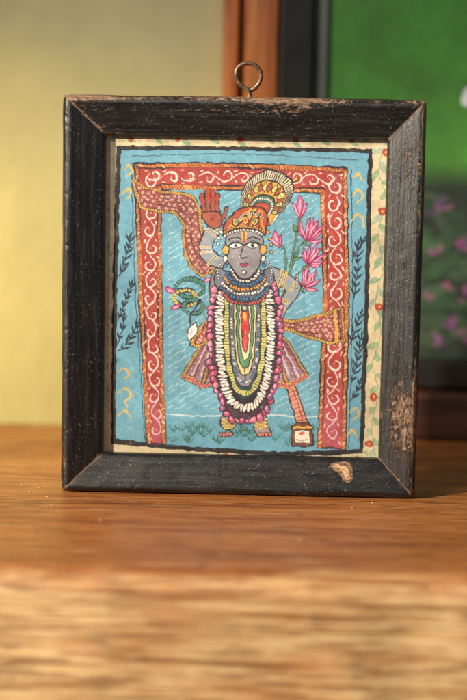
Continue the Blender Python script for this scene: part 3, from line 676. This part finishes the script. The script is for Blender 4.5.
# ------------------------------------------------------------------ background
mw,nt,b=mat("ochre_plaster"); tc=N(nt,'ShaderNodeTexCoord'); n=noise(nt,tc.outputs['Object'],9,5,.6); n4=noise(nt,tc.outputs['Object'],90,5,.6)
r_=ramp(nt,n.outputs[0],[(.3,(.36,.325,.185)),(.7,(.49,.435,.24))]); nt.links.new(r_.outputs[0],b.inputs['Base Color']); b.inputs['Roughness'].default_value=.9; bump(nt,b,n4.outputs[0],.001,.5)
YW=YB+.0
v,f=boxv(-1.0,1.0,YW+.021,YW+.06,-.4,.9); o=obj("plaster_wall",v,f,mw); o["label"]="ochre yellow plaster wall behind the shelf"; o["category"]="wall"
MD=m_wood("varnished_door_wood",[(.22,.055,.014),(.46,.140,.032),(.60,.235,.064)],(60,60,5),.3,(500,500,10))
x0=onY(222,60,YW)[0]; x1=onY(240,60,YW)[0]; x3=onY(278,60,YW)[0]
DP=empty("wooden_post",((x0+x3)/2,YW,0),"varnished orange-brown upright wooden post","post")
def bev(name,x0,x1,y0,y1,z0,z1,mt,par,bw=.001,**k):
    lx=par.location if par else Vector((0,0,0))
    v,f=boxv(x0-lx[0],x1-lx[0],y0-lx[1],y1-lx[1],z0-lx[2],z1-lx[2]); o=obj(name,v,f,mt,par,**k); md_=o.modifiers.new("bevel","BEVEL"); md_.width=bw; md_.segments=3; return o
MDD=m_wood("shadowed_groove_wood",[(.03,.009,.004),(.06,.018,.007),(.09,.028,.01)],(60,60,5),.6,(500,500,10))  # dark copy of the door wood; the gap's shade is put into its colour
bev("post_moulding",x0,x1-.001,YW+.006,YW+.0205,.001,.8,MD,DP,.002)
bev("post_groove",x1-.0008,x1+.0018,YW+.014,YW+.0205,.001,.8,MDD,DP,.0002)
bev("post_face",x1+.002,x3,YW-.002,YW+.0205,.001,.8,MD,DP,.002)
zb=onY(440,389,YW-.004)[2]
ML=m_wood("dark_red_wood",[(.022,.007,.004),(.050,.016,.008),(.085,.028,.013)],(8,60,60),.4)
lb=bev("wooden_ledge",x3+.0006,.45,YW-.012,YW+.019,.0005,zb-.001,ML,None,.002); lb["label"]="low dark reddish wooden ledge at back of shelf"; lb["category"]="ledge"
MK,nt,b=mat("black_lacquer"); n=noise(nt,N(nt,'ShaderNodeTexCoord').outputs['Object'],60); r_=ramp(nt,n.outputs[0],[(.3,(.008,.007,.007)),(.7,(.014,.011,.010))]); nt.links.new(r_.outputs[0],b.inputs['Base Color']); b.inputs['Roughness'].default_value=.5; b.inputs['Specular IOR Level'].default_value=.3
MS,nt,b=mat("grey_slip"); n=noise(nt,N(nt,'ShaderNodeTexCoord').outputs['Object'],60); r_=ramp(nt,n.outputs[0],[(.3,(.09,.10,.085)),(.7,(.13,.14,.12))]); nt.links.new(r_.outputs[0],b.inputs['Base Color']); b.inputs['Roughness'].default_value=.6
Yq=YW-.004
xa=onY(279,60,Yq)[0]; xb=onY(314,60,Yq)[0]; xc=onY(328,60,Yq)[0]; zi=onY(440,361,Yq)[2]; zt=.42; xr=.34; wdt=xb-xa
GP=empty("lotus_picture",((xa+xr)/2,Yq,zb),"large green lotus pond picture in black frame on ledge","picture")
bev("picture_frame_rail",xa,xb,Yq,YW+.018,zb,zt,MK,GP,.002); bev("picture_frame_rail",xr-wdt,xr,Yq,YW+.018,zb,zt,MK,GP,.002)
bev("picture_frame_rail",xb+.0003,xr-wdt-.0003,Yq,YW+.018,zb,zi,MK,GP,.002); bev("picture_frame_rail",xb+.0003,xr-wdt-.0003,Yq,YW+.018,zt-wdt,zt,MK,GP,.002)
bev("inner_slip",xb+.0004,xc,Yq+.006,YW+.016,zi+.0004,zt-wdt,MS,GP,.001)
Xg=xr-wdt-xc; Zg=zt-wdt-zi
G=Canvas(0,0,Xg*1000,Zg*1000,2.2)
vv_=np.linspace(0,1,G.H)[:,None]
def cv(px,py): p=onY(px,py,Yq+.01); return ((p[0]-xc)*1000,(zt-wdt-p[2])*1000)
top=np.array((44,104,28))/255; mid=np.array((68,122,38))/255; dk=np.array((22,32,23))/255
v0=cv(440,160)[1]/(Zg*1000); v1=cv(440,190)[1]/(Zg*1000)
s_=np.clip((vv_-v0)/(v1-v0),0,1)[...,None]
wv=(.5+.5*vnoise(G.H,G.W,60))[...,None]
G.a[:]=(top*(1-vv_[...,None])+mid*vv_[...,None])*(.75+.4*wv)*(1-s_)+dk*s_
G.a*=(1+(G.T-.5)*.25)[...,None]
for k in range(220):
    px=330+rng.random()*330; py=194+rng.random()*165; a_,b_=cv(px,py); w=4+8*rng.random()
    G.ell(a_,b_,w,w*.4,rng.normal()*.4,[(32,64,36),(44,78,44),(28,46,32),(62,84,56)][rng.integers(4)],.5)
for px,py,s in [(440,212,8),(462,250,8),(434,255,6),(452,330,9),(437,345,7),(466,300,7),(428,300,5),(448,290,5),(480,220,7),(500,320,7),(470,345,6),(540,260,7),(520,200,6),(560,330,8),(400,260,5),(600,230,6),(620,320,7)]:
    a_,b_=cv(px,py)
    for t in (-1.2,-.5,0,.5,1.2): G.leaf(a_+rng.normal(),b_+rng.normal(),-math.pi/2+t+rng.normal()*.2,s*(.8+.4*rng.random()),s*.36,[(124,50,98),(140,76,120),(88,48,104)][rng.integers(3)],.6)
for px,py in ((468,96),(540,60),(600,110)):
    a_,b_=cv(px,py); G.ell(a_,b_,3.2,6,.3,(190,196,204),1); G.ell(a_+4,b_+4,5,2.5,.5,(180,186,194),1)
gx=xc+np.arange(G.W)/G.S/1000; gz=zt-wdt-np.arange(G.H)/G.S/1000
X,Z=np.meshgrid(gx,gz); VV=np.stack([X-GP.location[0],np.full_like(X,.010),Z-GP.location[2]],-1)
MG=m_attr("glossy_paint",.55,60,.0001)
gridmesh("picture_sheet",VV,MG,cols=lin(G.a),parent=GP)
# ------------------------------------------------------------------ light
def area(name,loc,target,size,power,col):
    l=bpy.data.lights.new(name,'AREA'); l.shape='DISK'; l.size=size; l.energy=power; l.color=col
    o=bpy.data.objects.new(name,l); o.location=loc; d=Vector(target)-Vector(loc); o.rotation_euler=d.to_track_quat('-Z','Y').to_euler(); scene.collection.objects.link(o)
def spot(name,loc,target,power,col,deg,blend,soft):
    l=bpy.data.lights.new(name,'SPOT'); l.energy=power; l.color=col; l.spot_size=math.radians(deg); l.spot_blend=blend; l.shadow_soft_size=soft
    o=bpy.data.objects.new(name,l); o.location=loc; d=Vector(target)-Vector(loc); o.rotation_euler=d.to_track_quat('-Z','Y').to_euler(); scene.collection.objects.link(o)
spot("window_light",(-1.15,-.85,.64),(.05,-.13,.05),205,(1,.875,.70),22.5,.42,.02)
area("soft_fill",(.2,-1.6,1.0),(0,0,.05),1.2,2.6,(.88,.93,1))
spot("background_fill",(-.7,-.9,.95),(.08,YW,.27),58,(1,.93,.80),24,.7,.06)  # added spot for the wall, post and picture outside the window cone
spot("wall_fill",(-.50,-.10,.16),(-.17,YW+.02,.045),26,(1,.84,.42),50,1,.05)  # added out-of-view spot that makes the warm brightening low on the left wall
w=bpy.data.worlds.new("World"); scene.world=w; w.use_nodes=True
bg=w.node_tree.nodes['Background']; bg.inputs[0].default_value=(.85,.92,1,1); bg.inputs[1].default_value=.13
scene.view_settings.view_transform='Standard'; scene.view_settings.look='None'; scene.view_settings.exposure=0
